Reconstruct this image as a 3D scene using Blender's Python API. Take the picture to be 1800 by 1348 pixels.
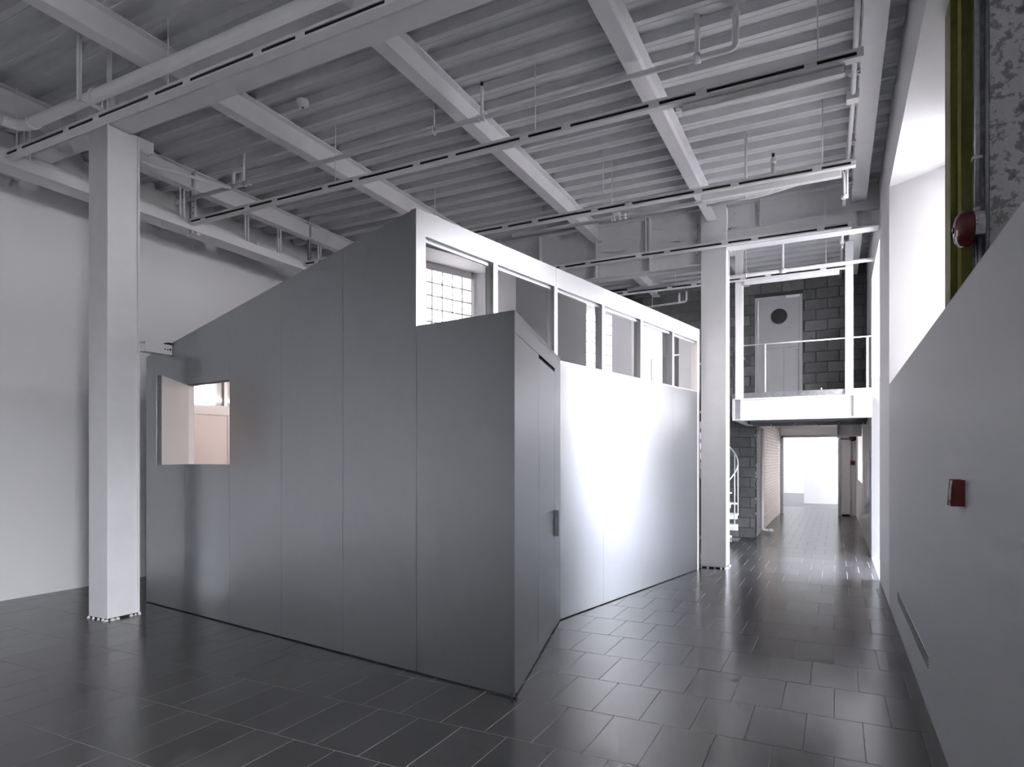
import bpy, math, random
from mathutils import Vector, Matrix
random.seed(7)
S = bpy.context.scene
COL = S.collection
for o in list(bpy.data.objects): bpy.data.objects.remove(o)

# ------------------------------------------------------------------ camera
cam_d = bpy.data.cameras.new('camera'); cam = bpy.data.objects.new('camera', cam_d); COL.objects.link(cam)
cam_d.sensor_width = 36.0; cam_d.lens = 36.0 * 1122.0 / 1800.0
cam_d.shift_y = 132.0 / 1800.0
cam_d.clip_start = 0.05; cam_d.clip_end = 300
cam.location = (0, 0, 1.6); cam.rotation_euler = (math.pi / 2, 0, math.radians(26.85))
S.camera = cam

# ------------------------------------------------------------------ light, exposure
WORLD_STRENGTH = 80.0
world = bpy.data.worlds.new('overcast_sky'); S.world = world; world.use_nodes = True
wn = world.node_tree.nodes; bg = wn['Background']
bg.inputs[0].default_value = (0.955, 0.965, 1.0, 1); bg.inputs[1].default_value = WORLD_STRENGTH
S.view_settings.view_transform = 'Standard'; S.view_settings.look = 'None'
S.view_settings.gamma = 1.0; S.view_settings.exposure = 0.18; S.view_settings.use_curve_mapping = False
cy = S.cycles
cy.max_bounces = 7; cy.diffuse_bounces = 5; cy.glossy_bounces = 4; cy.transmission_bounces = 3; cy.transparent_max_bounces = 16
cy.sample_clamp_indirect = 8.0; cy.caustics_reflective = True; cy.caustics_refractive = False
cy.use_denoising = True; cy.use_adaptive_sampling = True; cy.adaptive_threshold = .15; cy.adaptive_min_samples = 16

def portal(name, x, y0, y1, z0, z1):
    """daylight sampling portal filling one window opening (adds no light of its own)"""
    d = bpy.data.lights.new(name, 'AREA'); d.shape = 'RECTANGLE'; d.size = z1 - z0; d.size_y = y1 - y0
    d.cycles.is_portal = True
    o = bpy.data.objects.new(name, d); COL.objects.link(o)
    o.location = (x, (y0 + y1) / 2, (z0 + z1) / 2); o.rotation_euler = (0, math.pi / 2, 0)
    return o

# ------------------------------------------------------------------ materials
def new_mat(name):
    m = bpy.data.materials.new(name); m.use_nodes = True
    nt = m.node_tree; return m, nt, nt.nodes['Principled BSDF']
def nd(nt, t, **kw):
    n = nt.nodes.new(t)
    for k, v in kw.items(): setattr(n, k, v)
    return n
def coords(nt, scale=(1, 1, 1), src='Object'):
    tc = nd(nt, 'ShaderNodeTexCoord'); mp = nd(nt, 'ShaderNodeMapping'); mp.inputs['Scale'].default_value = scale
    nt.links.new(tc.outputs[src], mp.inputs['Vector']); return mp.outputs['Vector']
def noise(nt, vec, scale, detail=4, rough=.55):
    n = nd(nt, 'ShaderNodeTexNoise'); n.inputs['Scale'].default_value = scale
    n.inputs['Detail'].default_value = detail; n.inputs['Roughness'].default_value = rough
    nt.links.new(vec, n.inputs['Vector']); return n.outputs['Fac']
def ramp(nt, fac, stops):
    r = nd(nt, 'ShaderNodeValToRGB'); e = r.color_ramp.elements
    while len(e) < len(stops): e.new(.5)
    for el, (p, c) in zip(e, stops):
        el.position = p; el.color = (c[0], c[1], c[2], 1)
    nt.links.new(fac, r.inputs['Fac']); return r.outputs['Color']
def bump(nt, h, strength, dist=.01):
    b = nd(nt, 'ShaderNodeBump'); b.inputs['Strength'].default_value = strength; b.inputs['Distance'].default_value = dist
    nt.links.new(h, b.inputs['Height']); return b.outputs['Normal']
def mathn(nt, op, a, b):
    n = nd(nt, 'ShaderNodeMath', operation=op)
    for i, v in enumerate((a, b)):
        if isinstance(v, (int, float)): n.inputs[i].default_value = v
        else: nt.links.new(v, n.inputs[i])
    return n.outputs[0]

def paint(name, c, rough=.5, var=.04, scale=3.0, bmp=.05, spec=.4):
    m, nt, p = new_mat(name)
    v = coords(nt); f = noise(nt, v, scale, 2)
    a = tuple(x * (1 - var) for x in c); b = tuple(min(1, x * (1 + var)) for x in c)
    nt.links.new(ramp(nt, f, [(.3, a), (.7, b)]), p.inputs['Base Color'])
    p.inputs['Roughness'].default_value = rough; p.inputs['Specular IOR Level'].default_value = spec
    if bmp >= .15: nt.links.new(bump(nt, noise(nt, v, 160, 1), bmp, .004), p.inputs['Normal'])
    return m
def metal(name, c, rough, streak=(3, 3, .15), rv=.06, bmp=.0, cv=.08):
    m, nt, p = new_mat(name); p.inputs['Metallic'].default_value = 1.0
    v = coords(nt, streak); f = noise(nt, v, 4, 2)
    a = tuple(x * (1 - cv) for x in c); b = tuple(min(1, x * (1 + cv)) for x in c)
    nt.links.new(ramp(nt, f, [(.3, a), (.7, b)]), p.inputs['Base Color'])
    r = nd(nt, 'ShaderNodeMapRange'); r.inputs['To Min'].default_value = rough - rv; r.inputs['To Max'].default_value = rough + rv
    nt.links.new(f, r.inputs['Value']); nt.links.new(r.outputs[0], p.inputs['Roughness'])
    return m

M = {}
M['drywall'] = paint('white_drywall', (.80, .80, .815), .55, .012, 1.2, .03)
M['lining'] = paint('shade_greyed_lining', (.55, .555, .575), .5, .012, 1.2, .03)  # white drywall greyed to stand for the dim light on it
M['steel'] = paint('white_painted_steel', (.78, .78, .795), .42, .025, 5, .05)
M['deck'] = paint('white_painted_deck', (.60, .605, .62), .5, .04, 6, .10)
M['pipe'] = paint('white_painted_pipe', (.78, .78, .79), .35, .02, 8, .02)
M['rail'] = paint('white_track_paint', (.80, .80, .81), .35, .01, 8, .0)
M['slot'] = paint('black_track_insert', (.012, .012, .013), .5, .1, 8, 0)
M['panel'] = metal('brushed_galvanised_sheet', (.365, .376, .387), .31, (3, 3, 1.2), .012, .02, .012)
def brush(m, amount):
    nt = m.node_tree; p = nt.nodes['Principled BSDF']; c = nd(nt, 'ShaderNodeCombineXYZ'); c.inputs[2].default_value = 1.0
    nt.links.new(c.outputs[0], p.inputs['Tangent']); p.inputs['Anisotropic'].default_value = amount
brush(M['panel'], .55)
M['alu'] = metal('clear_aluminium', (.52, .53, .54), .36, (3, 3, 1), .02, 0, .015)
M['edge'] = paint('dark_panel_edge', (.10, .105, .11), .5, .1, 30, .05)
M['mirror'] = metal('mirrored_interior_panel', (.88, .845, .835), .03, (3, 3, 3), .01, 0, .005)
M['gap'] = paint('black_shadow_gap', (.01, .01, .011), .8, .1, 8, 0)
M['liner'] = paint('blush_white_board', (.84, .79, .78), .55, .01, 2, .02)
M['grout'] = paint('light_grout', (.22, .22, .225), .8, .12, 20, .1)
M['galv'] = metal('galvanised_conduit', (.42, .43, .45), .4, (6, 6, 6), .06, 0, .15)
M['yellow'] = paint('olive_yellow_paint', (.15, .142, .028), .45, .12, 20, .1)
M['yellow2'] = paint('bright_yellow_edge_paint', (.36, .35, .11), .4, .06, 20, .05)
M['red'] = paint('red_alarm_paint', (.10, .007, .010), .22, .08, 20, 0, .5)
M['redp'] = paint('red_plastic', (.19, .03, .034), .4, .06, 20, 0)
M['black'] = paint('black_plastic', (.012, .012, .013), .4, .1, 20, 0)
M['mortar'] = paint('dark_mortar', (.025, .026, .028), .9, .2, 20, .2)
M['door'] = paint('grey_painted_door', (.34, .345, .355), .45, .03, 3, .02)
M['brickmortar'] = paint('painted_mortar', (.46, .44, .42), .7, .05, 10, .1)
M['brick'] = paint('painted_brick', (.66, .635, .61), .55, .08, 12, .2)
M['brickgrey'] = paint('grey_brick', (.30, .30, .30), .65, .15, 12, .2)
M['plaster'] = paint('white_plaster_reveal', (.84, .83, .84), .6, .015, 3, .06)
M['darkgrey'] = paint('dark_grey_soffit', (.11, .112, .115), .6, .1, 5, .05)  # dark grey for the roof slab, mezzanine underside and duct bracket
M['ground'] = paint('pale_pavement', (.22, .22, .22), .9, .1, 1, .1)
M['foam'] = paint('grout_foam', (.82, .80, .80), .8, .05, 40, .3)

def tile_mat():
    m, nt, p = new_mat('slate_floor_tile')
    oi = nd(nt, 'ShaderNodeObjectInfo'); v = coords(nt)
    add = nd(nt, 'ShaderNodeVectorMath', operation='ADD'); nt.links.new(v, add.inputs[0]); nt.links.new(oi.outputs['Location'], add.inputs[1])
    f1 = noise(nt, add.outputs[0], 4, 2, .5)
    f = mathn(nt, 'MULTIPLY', f1, .7)
    f = mathn(nt, 'ADD', f, mathn(nt, 'MULTIPLY', oi.outputs['Random'], .30))
    nt.links.new(ramp(nt, f, [(.25, (.034, .034, .0355)), (.85, (.068, .068, .071))]), p.inputs['Base Color'])
    r = nd(nt, 'ShaderNodeMapRange'); r.inputs['To Min'].default_value = .20; r.inputs['To Max'].default_value = .23
    nt.links.new(oi.outputs['Random'], r.inputs['Value']); nt.links.new(r.outputs[0], p.inputs['Roughness'])
    p.inputs['Specular IOR Level'].default_value = .75
    return m
M['tile'] = tile_mat()
def block_mat():
    m, nt, p = new_mat('dark_concrete_block')
    oi = nd(nt, 'ShaderNodeObjectInfo'); v = coords(nt)
    add = nd(nt, 'ShaderNodeVectorMath', operation='ADD'); nt.links.new(v, add.inputs[0]); nt.links.new(oi.outputs['Location'], add.inputs[1])
    f1 = noise(nt, add.outputs[0], 9, 6, .7); f = mathn(nt, 'ADD', mathn(nt, 'MULTIPLY', f1, .7), mathn(nt, 'MULTIPLY', oi.outputs['Random'], .35))
    nt.links.new(ramp(nt, f, [(.25, (.05, .052, .055)), (.8, (.115, .119, .123))]), p.inputs['Base Color'])
    p.inputs['Roughness'].default_value = .85
    nt.links.new(bump(nt, noise(nt, v, 40, 5, .7), .5, .01), p.inputs['Normal']); return m
M['block'] = block_mat()
def concrete_mat():
    m, nt, p = new_mat('peeling_painted_concrete')
    v = coords(nt); f1 = noise(nt, v, 16, 9, .66); f2 = noise(nt, v, 7, 4, .6)
    f = mathn(nt, 'ADD', mathn(nt, 'MULTIPLY', f1, .65), mathn(nt, 'MULTIPLY', f2, .35))
    nt.links.new(ramp(nt, f, [(.34, (.18, .18, .183)), (.43, (.34, .34, .345)), (.475, (.46, .46, .465)), (.495, (.82, .82, .83)), (.70, (.70, .70, .71))]), p.inputs['Base Color'])
    p.inputs['Roughness'].default_value = .8
    nt.links.new(bump(nt, f, .6, .02), p.inputs['Normal']); return m
M['concrete'] = concrete_mat()
M['plainconc'] = paint('smooth_grey_concrete', (.22, .225, .235), .8, .35, 14, .4)
def glass_mat():
    m, nt, p = new_mat('double_glazing'); nt.nodes.remove(p)
    out = nt.nodes['Material Output']
    tr = nd(nt, 'ShaderNodeBsdfTransparent'); tr.inputs[0].default_value = (.86, .87, .87, 1)
    gl = nd(nt, 'ShaderNodeBsdfGlossy'); gl.inputs['Roughness'].default_value = .0; gl.inputs['Color'].default_value = (.97, .96, .96, 1)
    fr = nd(nt, 'ShaderNodeFresnel'); fr.inputs['IOR'].default_value = 1.52
    k = nd(nt, 'ShaderNodeMath', operation='MULTIPLY', use_clamp=True); k.inputs[1].default_value = 7.0
    nt.links.new(fr.outputs[0], k.inputs[0])
    mx = nd(nt, 'ShaderNodeMixShader'); nt.links.new(k.outputs[0], mx.inputs[0])
    nt.links.new(tr.outputs[0], mx.inputs[1]); nt.links.new(gl.outputs[0], mx.inputs[2])
    nt.links.new(mx.outputs[0], out.inputs[0]); return m
M['glass'] = glass_mat()
def dimmed_glass_mat():
    m, nt, p = new_mat('dimmed_window_glass'); nt.nodes.remove(p); out = nt.nodes['Material Output']
    tr = nd(nt, 'ShaderNodeBsdfTransparent'); tr.inputs[0].default_value = (.34, .32, .31, 1)
    gl = nd(nt, 'ShaderNodeBsdfGlossy'); gl.inputs['Roughness'].default_value = .1
    mx = nd(nt, 'ShaderNodeMixShader'); mx.inputs[0].default_value = .06
    nt.links.new(tr.outputs[0], mx.inputs[1]); nt.links.new(gl.outputs[0], mx.inputs[2]); nt.links.new(mx.outputs[0], out.inputs[0]); return m
M['dimmed'] = dimmed_glass_mat()  # pane colour darkened to weaken the daylight from the passage window
M['tinted'] = dimmed_glass_mat(); M['tinted'].name = 'tinted_window_glass'; [setattr(n.inputs[0], 'default_value', (.62, .63, .66, 1)) for n in M['tinted'].node_tree.nodes if n.type == 'BSDF_TRANSPARENT']  # pane colour lowered to weaken the daylight from the glazed door
M['clear'] = dimmed_glass_mat(); M['clear'].name = 'clear_window_glass'; [setattr(n.inputs[0], 'default_value', (.94, .94, .95, 1)) for n in M['clear'].node_tree.nodes if n.type == 'BSDF_TRANSPARENT']
def glassblock_mat():
    m, nt, p = new_mat('wavy_glass_block'); nt.nodes.remove(p); out = nt.nodes['Material Output']
    v = coords(nt, (1, 1, 1), 'Object'); f = noise(nt, v, 22, 1, .6)
    mr = nd(nt, 'ShaderNodeMapRange'); mr.inputs['From Min'].default_value = .35; mr.inputs['From Max'].default_value = .65
    mr.inputs['To Min'].default_value = .25; mr.inputs['To Max'].default_value = .75; nt.links.new(f, mr.inputs['Value'])
    tr = nd(nt, 'ShaderNodeBsdfTransparent'); tr.inputs[0].default_value = (.93, .90, .90, 1)
    tl = nd(nt, 'ShaderNodeBsdfTranslucent'); tl.inputs[0].default_value = (.93, .89, .88, 1)
    mx = nd(nt, 'ShaderNodeMixShader'); nt.links.new(mr.outputs[0], mx.inputs[0]); nt.links.new(tr.outputs[0], mx.inputs[1]); nt.links.new(tl.outputs[0], mx.inputs[2])
    gl = nd(nt, 'ShaderNodeBsdfGlossy'); gl.inputs['Roughness'].default_value = .08
    m2 = nd(nt, 'ShaderNodeMixShader'); m2.inputs[0].default_value = .06
    nt.links.new(mx.outputs[0], m2.inputs[1]); nt.links.new(gl.outputs[0], m2.inputs[2]); nt.links.new(m2.outputs[0], out.inputs[0]); return m
M['gblock'] = glassblock_mat()

# ------------------------------------------------------------------ mesh helpers
class MB:
    def __init__(s): s.v = []; s.f = []; s.sm = []
    def add(s, vs, fs, smooth=False):
        b = len(s.v); s.v += [tuple(v) for v in vs]
        for f in fs: s.f.append([i + b for i in f]); s.sm.append(smooth)
        return s
    def box(s, x0, x1, y0, y1, z0, z1):
        vs = [(x, y, z) for z in (z0, z1) for y in (y0, y1) for x in (x0, x1)]
        return s.add(vs, [(0, 2, 3, 1), (4, 5, 7, 6), (0, 1, 5, 4), (2, 6, 7, 3), (0, 4, 6, 2), (1, 3, 7, 5)])
    def prism(s, pts, d):
        """polygon pts (3D, planar) extruded by vector d"""
        n = len(pts); d = Vector(d); a = [Vector(p) for p in pts]
        nrm = Vector((0, 0, 0))
        for i in range(n): nrm += a[i].cross(a[(i + 1) % n])
        if nrm.dot(d) > 0: a.reverse()
        vs = a + [p + d for p in a]
        fs = [list(range(n)), list(range(2 * n - 1, n - 1, -1))] + [(i, i + n, (i + 1) % n + n, (i + 1) % n) for i in range(n)]
        fs[2:] = [tuple(reversed(f)) for f in fs[2:]]
        return s.add(vs, fs)
    def wallquad(s, p, q, z0a, z0b, z1a, z1b, t):
        """slab standing on plan line p->q, thickness t to the left of the direction; heights at p (a) and q (b)"""
        p = Vector((p[0], p[1], 0)); q = Vector((q[0], q[1], 0)); d = (q - p).normalized(); n = Vector((-d.y, d.x, 0)) * t
        return s.prism([(p.x, p.y, z0a), (q.x, q.y, z0b), (q.x, q.y, z1b), (p.x, p.y, z1a)], n)
    def tube(s, path, r, n=10, caps=True, smooth=True):
        P = [Vector(p) for p in path]; rings = []
        for i, p in enumerate(P):
            if i == 0: t = P[1] - P[0]
            elif i == len(P) - 1: t = P[-1] - P[-2]
            else: t = (P[i + 1] - P[i]).normalized() + (P[i] - P[i - 1]).normalized()
            t.normalize()
            if i == 0:
                u = t.cross(Vector((0, 0, 1)));
                if u.length < .1: u = t.cross(Vector((0, 1, 0)))
            else: u = u - t * u.dot(t)
            u.normalize(); w = t.cross(u); rr = r[i] if isinstance(r, (list, tuple)) else r
            rings.append([p + (u * math.cos(2 * math.pi * k / n) + w * math.sin(2 * math.pi * k / n)) * rr for k in range(n)])
        vs = [v for rg in rings for v in rg]; fs = []
        for i in range(len(P) - 1):
            for k in range(n): fs.append((i * n + k, i * n + (k + 1) % n, (i + 1) * n + (k + 1) % n, (i + 1) * n + k))
        s.add(vs, fs, smooth)
        if caps:
            b = len(s.v) - len(vs)
            s.f.append([b + k for k in range(n)][::-1]); s.sm.append(False)
            s.f.append([b + (len(P) - 1) * n + k for k in range(n)]); s.sm.append(False)
        return s
    def build(s, name, mat, parent=None, org=(0, 0, 0), bevel=0):
        me = bpy.data.meshes.new(name)
        ox, oy, oz = ORG.get(parent.name, org) if parent else org
        me.from_pydata([(x - ox, y - oy, z - oz) for x, y, z in s.v], [], s.f)
        for p, b in zip(me.polygons, s.sm): p.use_smooth = b
        me.materials.append(M[mat]); me.update()
        o = bpy.data.objects.new(name, me); COL.objects.link(o)
        if parent: o.parent = parent; ORG[o.name] = (ox, oy, oz)
        else: o.location = org; ORG[o.name] = tuple(org)
        if bevel:
            b = o.modifiers.new('bevel', 'BEVEL'); b.width = bevel; b.segments = 2; b.limit_method = 'ANGLE'; b.angle_limit = math.radians(40)
        return o
ORG = {}
def bend(pts, rad, n=6):
    """round the inner corners of a polyline"""
    P = [Vector(p) for p in pts]; out = [P[0]]
    for i in range(1, len(P) - 1):
        a = (P[i - 1] - P[i]).normalized(); b = (P[i + 1] - P[i]).normalized()
        s0 = P[i] + a * rad; s1 = P[i] + b * rad
        for k in range(n + 1):
            t = k / n; out.append(s0 * (1 - t) ** 2 + P[i] * 2 * t * (1 - t) + s1 * t * t)
    out.append(P[-1]); return out
def tag(o, label=None, cat=None, group=None, kind=None):
    for k, v in (('label', label), ('category', cat), ('group', group), ('kind', kind)):
        if v: o[k] = v
    return o
def thing(name, label, cat, loc, group=None):
    o = bpy.data.objects.new(name, None); COL.objects.link(o); o.location = loc; o.empty_display_size = .1
    ORG[o.name] = tuple(loc); return tag(o, label, cat, group)
def struct(o): o['kind'] = 'structure'; return o
def rig(name, loc, kind='structure'):
    o = bpy.data.objects.new(name, None); COL.objects.link(o); o.location = loc; o['kind'] = kind; ORG[o.name] = tuple(loc); return o
def ibeam(mb, axis, c, a0, a1, z0, z1, bf, tf=.014, tw=.012):
    """I section along axis 'x' or 'y' centred on c across, from a0 to a1"""
    def bx(c0, c1, zz0, zz1):
        if axis == 'y': mb.box(c0, c1, a0, a1, zz0, zz1)
        else: mb.box(a0, a1, c0, c1, zz0, zz1)
    bx(c - bf / 2, c + bf / 2, z0, z0 + tf); bx(c - bf / 2, c + bf / 2, z1 - tf, z1); bx(c - tw / 2, c + tw / 2, z0 + tf, z1 - tf)
    return mb
def bolt(parent, x, y, z, ax, r=.019, h=.018, name='bolt', mat='steel'):
    """hex bolt head; ax = outward axis vector"""
    a = Vector(ax)
    return MB().tube([Vector((x, y, z)), Vector((x, y, z)) + a * h * .5, Vector((x, y, z)) + a * h], [r, r, r * .8], 6, True, False).build(name, mat, parent)

# ------------------------------------------------------------------ dimensions (metres)
XR, XL, YB = .525, -8.36, 13.62          # room faces of the right, left and rear walls
ZD = 5.31                                # underside of the steel deck
Y0, Y2 = -9.0, 20.2
JX = [-7.42, -5.41, -3.405, -1.60]       # joist lines
JR = .285
SILL, HEAD = 2.405, 4.55

# ------------------------------------------------------------------ floor
TP, TR, TY0 = .305, .574, 2.112          # tile pitch, row pitch, a row line
floor = struct(MB().box(XL - .1, 1.12, Y0, Y2 + 13, -.16, -.0009).build('floor', 'grout'))
def tile_mesh():
    m = MB(); g = .004; a, b, h = TP / 2 - g / 2, TR / 2 - g / 2, .012; c = .001
    vs = [(-a, -b, -h), (a, -b, -h), (a, b, -h), (-a, b, -h), (-a, -b, -c), (a, -b, -c), (a, b, -c), (-a, b, -c),
          (-a + c, -b + c, 0), (a - c, -b + c, 0), (a - c, b - c, 0), (-a + c, b - c, 0)]
    fs = [(0, 3, 2, 1)] + [(i, (i + 1) % 4, (i + 1) % 4 + 4, i + 4) for i in range(4)] + [(i + 4, (i + 1) % 4 + 4, (i + 1) % 4 + 8, i + 8) for i in range(4)] + [(8, 9, 10, 11)]
    return m.add(vs, fs)
def box_inside(x, y):
    """true well inside the footprint of the metal pavilion, where no tile shows"""
    return y > 4.75 - .144 * (x + 6.86) + .35 and y < 9.3 and x < -3.1 + .186 * (y - 3.93) and x > -6.4 + .186 * (y - 4.5)
tm = tile_mesh(); me_t = bpy.data.meshes.new('tile'); me_t.from_pydata(tm.v, [], tm.f); me_t.materials.append(M['tile'])
tiles = []
ca, sa = math.cos(math.radians(26.85)), math.sin(math.radians(26.85))
for j in range(-20, 38):
    yc = TY0 + (j + .5) * TR
    if yc > 23.5: continue
    off = (j % 2) * .5
    for i in range(-30, 5):
        xc = (i + off + .5) * TP - .005
        if xc < XL - .1 or xc > 1.0 or yc < Y0 + .3: continue
        if yc > 13.3 and xc < -1.75: continue
        if box_inside(xc, yc): continue
        d = -sa * xc + ca * yc; l = ca * xc + sa * yc
        vis = 0
        if d > .5:
            u = 900 + 1122 * l / d; v = 806 + 1122 * 1.6 / d
            if -60 < u < 1700 and v < 1400: vis = 1 / d ** 3
        tiles.append((vis, xc, yc))
tiles.sort(reverse=True)
rest = MB()
for n, (vis, xc, yc) in enumerate(tiles):
    tilt = (random.uniform(-.0008, .0008), random.uniform(-.0008, .0008))
    if n < 300:
        o = bpy.data.objects.new('tile', me_t); COL.objects.link(o); o.parent = floor
        o.location = (xc, yc, random.uniform(-.0003, .0002)); o.rotation_euler = (tilt[0], tilt[1], 0)
    else:
        rest.add([(x + xc, y + yc, z) for x, y, z in tm.v], tm.f)
tag(rest.build('far_tiles', 'tile', floor), kind='stuff')

# ------------------------------------------------------------------ ceiling deck
ceiling = rig('ceiling', (0, 0, ZD))
def deck_sheet(y, n=2, p=.3125, x0=XL - .05, x1=1.15):
    """corrugated steel sheet of n flutes, low flats at ZD, flutes .076 deep"""
    prof = []
    for k in range(n):
        b = y + k * p
        prof += [(b, 0), (b + .058, 0), (b + .063, .005), (b + .068, 0), (b + .126, 0), (b + .150, .076), (b + .288, .076)]
    prof += [(y + n * p, 0), (y + n * p + .004, .012)]
    m = MB(); N = len(prof); t = .004
    for (x, dz) in ((x0, 0), (x1, 0)): m.v += [(x, yy, ZD + zz) for yy, zz in prof]
    m.v += [(x, yy, ZD + zz + t) for x in (x0, x1) for yy, zz in prof]
    for i in range(N - 1):
        m.f.append([i, i + N, i + N + 1, i + 1]); m.sm.append(False)
        m.f.append([2 * N + i, 2 * N + i + 1, 3 * N + i + 1, 3 * N + i]); m.sm.append(False)
    for i in range(N - 1):
        m.f.append([i, i + 1, 2 * N + i + 1, 2 * N + i]); m.sm.append(False)
        m.f.append([N + i, 3 * N + i, 3 * N + i + 1, N + i + 1]); m.sm.append(False)
    return m
ys = 5.165 - .158 - 23 * .625
k = 0
first = None
while ys + k * .625 < YB + .1:
    if first is None:
        first = deck_sheet(ys + k * .625).build('deck_sheet', 'deck', ceiling); dy = 0
    else:
        o = bpy.data.objects.new('deck_sheet', first.data); COL.objects.link(o); o.parent = ceiling; o.location = (0, k * .625, 0)
    k += 1
MB().box(XL - .2, 1.5, Y0 - .2, YB + .3, ZD + .09, ZD + .25).build('roof_slab', 'darkgrey', ceiling)

# ------------------------------------------------------------------ walls
struct(MB().box(XL - .2, XL, Y0, YB + .2, 0, ZD + .09).build('wall_left', 'drywall'))
struct(MB().box(XL - .2, 1.6, Y0 - .2, Y0, 0, ZD + .09).build('wall_near', 'drywall'))
XO = 1.06                                  # plane of the glass block windows
# right wall: new drywall lining with splayed window recesses
wr = MB(); wl = MB()
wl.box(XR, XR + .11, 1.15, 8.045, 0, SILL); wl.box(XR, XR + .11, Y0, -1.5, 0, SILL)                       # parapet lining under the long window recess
wr.box(XR, XO, Y0, 8.05, HEAD, HEAD + .05); wr.box(XR, XR + .11, Y0, 8.05, HEAD + .05, ZD + .02)                # bulkhead over it
def pier(y_a0, y_a1, y_b0, y_b1, z0, z1):                     # plan: room-side y range a, window-side y range b
    wr.prism([(XR, y_a0, z0), (XR, y_a1, z0), (XO + .1, y_b1, z0), (XO + .1, y_b0, z0)], (0, 0, z1 - z0))
pier(8.05, 9.72, 7.57, 9.36, 0, ZD + .02)                     # pier between the two recesses
wr.box(XR, XO + .1, 9.72, 11.83, HEAD - .04, ZD + .02)        # head over the tall recess
pier(11.83, 15.68, 11.08, 15.55, 0, 2.9)
wr.box(XR, 1.16, 11.83, 13.9, 2.9, ZD + .02)
wr.box(XR, XR + .11, 15.68, 18.8, 0, 1.06); wr.box(XR, XR + .11, 15.68, 18.8, 2.26, 2.9)
wr.box(XR, 1.16, 18.8, Y2, 0, 2.9)
struct(wr.build('wall_right', 'drywall'))
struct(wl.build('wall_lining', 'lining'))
# old outer wall behind the lining
wo = MB()
WIN = [(-1.0, .30, 0), (6.64, 7.59, 2.48)]
def strip(y0, y1, z0, z1): wo.box(XO, XO + .25, y0, y1, z0, z1)
ylast = Y0
for a, b, zs in WIN:
    strip(ylast, a, 0, ZD + .02); strip(a, b, 0, zs); strip(a, b, 4.45 if zs > 1 else 4.40, ZD + .02); ylast = b
    if zs < 1: strip(a, -.6, 2.61, 4.41); strip(.16, b, 2.61, 4.41)
wo.box(XO + .1, XO + .25, 7.54, 9.36, 0, ZD + .02)
wo.box(XO + .1, XO + .25, 9.36, 11.06, 4.40, ZD + .02)
wo.box(XO + .1, XO + .25, 11.06, 15.6, 0, ZD + .02); wo.box(XO + .1, XO + .25, 15.6, 18.9, 2.3, 3.0); wo.box(XO + .1, XO + .25, 15.6, 18.9, 0, 1.0); wo.box(XO + .1, XO + .25, 18.9, Y2, 0, 3.0)
struct(wo.build('wall_outer', 'plaster'))
# ledge between the lining and the outer wall
struct(MB().box(XR + .11, XO, 1.15, 8.0, SILL - .06, SILL - .03).build('trim_1', 'plaster'))
struct(MB().box(1.16, 40, -40, 60, -.2, -.05).build('ground', 'ground'))

# glass block windows
gb = MB(); a, h, c = .088, .0905, .012
gb.add([(0, -a, -h), (0, a, -h), (0, a, h), (0, -a, h), (-.008, -a + c, -h + c), (-.008, a - c, -h + c), (-.008, a - c, h - c), (-.008, -a + c, h - c)],
       [(0, 1, 5, 4), (1, 2, 6, 5), (2, 3, 7, 6), (3, 0, 4, 7), (4, 5, 6, 7)])
me_b = bpy.data.meshes.new('glass_block'); me_b.from_pydata(gb.v, [], [tuple(reversed(f)) for f in gb.f]); me_b.materials.append(M['gblock'])
def block_window(n, x, y0, z0, nz, single=True, ny=8):
    w = rig('window_%d' % n, (x, y0 + ny * .095, z0)); pit_y, pit_z = .19, .197
    fr = MB()
    for i in range(ny + 1): fr.box(x - .004, x + .03, y0 + i * pit_y - .008, y0 + i * pit_y + .008, z0, z0 + nz * pit_z)
    for j in range(nz + 1): fr.box(x - .004, x + .03, y0, y0 + ny * pit_y, z0 + j * pit_z - .008, z0 + j * pit_z + .008)
    fr.build('mortar_grid', 'plaster', w)
    if single:
        for i in range(ny):
            for j in range(nz):
                o = bpy.data.objects.new('glass_block', me_b); COL.objects.link(o); o.parent = w
                o.location = (.012, (i + .5) * pit_y - ny * .095, (j + .5) * pit_z)
    else:
        m = MB()
        for i in range(ny):
            for j in range(nz): m.add([(xx + x + .012, yy + y0 + (i + .5) * pit_y, zz + z0 + (j + .5) * pit_z) for xx, yy, zz in gb.v], [tuple(reversed(f)) for f in gb.f])
        tag(m.build('glass_blocks', 'gblock', w), kind='stuff')
    portal('daylight_portal', x + .3, y0, y0 + ny * pit_y, z0, z0 + nz * pit_z)
block_window(1, XO, 6.64, 2.48, 10, True, 5)
block_window(5, XO, -.6, 2.62, 9, False, 4)  # unseen window, added to keep some light on the concrete pier
gn = rig('window_6', (XO, -.25, 0))  # unseen glazed opening, placed and sized for light on left wall and column
m = MB()
for y in (-1.0, -.38, .24): m.box(XO, XO + .05, y, y + .05, 0, 2.60)
m.box(XO, XO + .05, -1.0, .29, 0, .08); m.box(XO, XO + .05, -1.0, .29, 2.53, 2.62); m.build('frame', 'steel', gn)
for y in (-.95, -.33): MB().box(XO + .02, XO + .026, y, y + .57, .08, 2.53).build('pane', 'clear', gn)
portal('daylight_portal', XO + .3, -1.0, .29, .05, 2.6)
block_window(2, XO, 9.37, 1.83, 13, True, 9)
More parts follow.
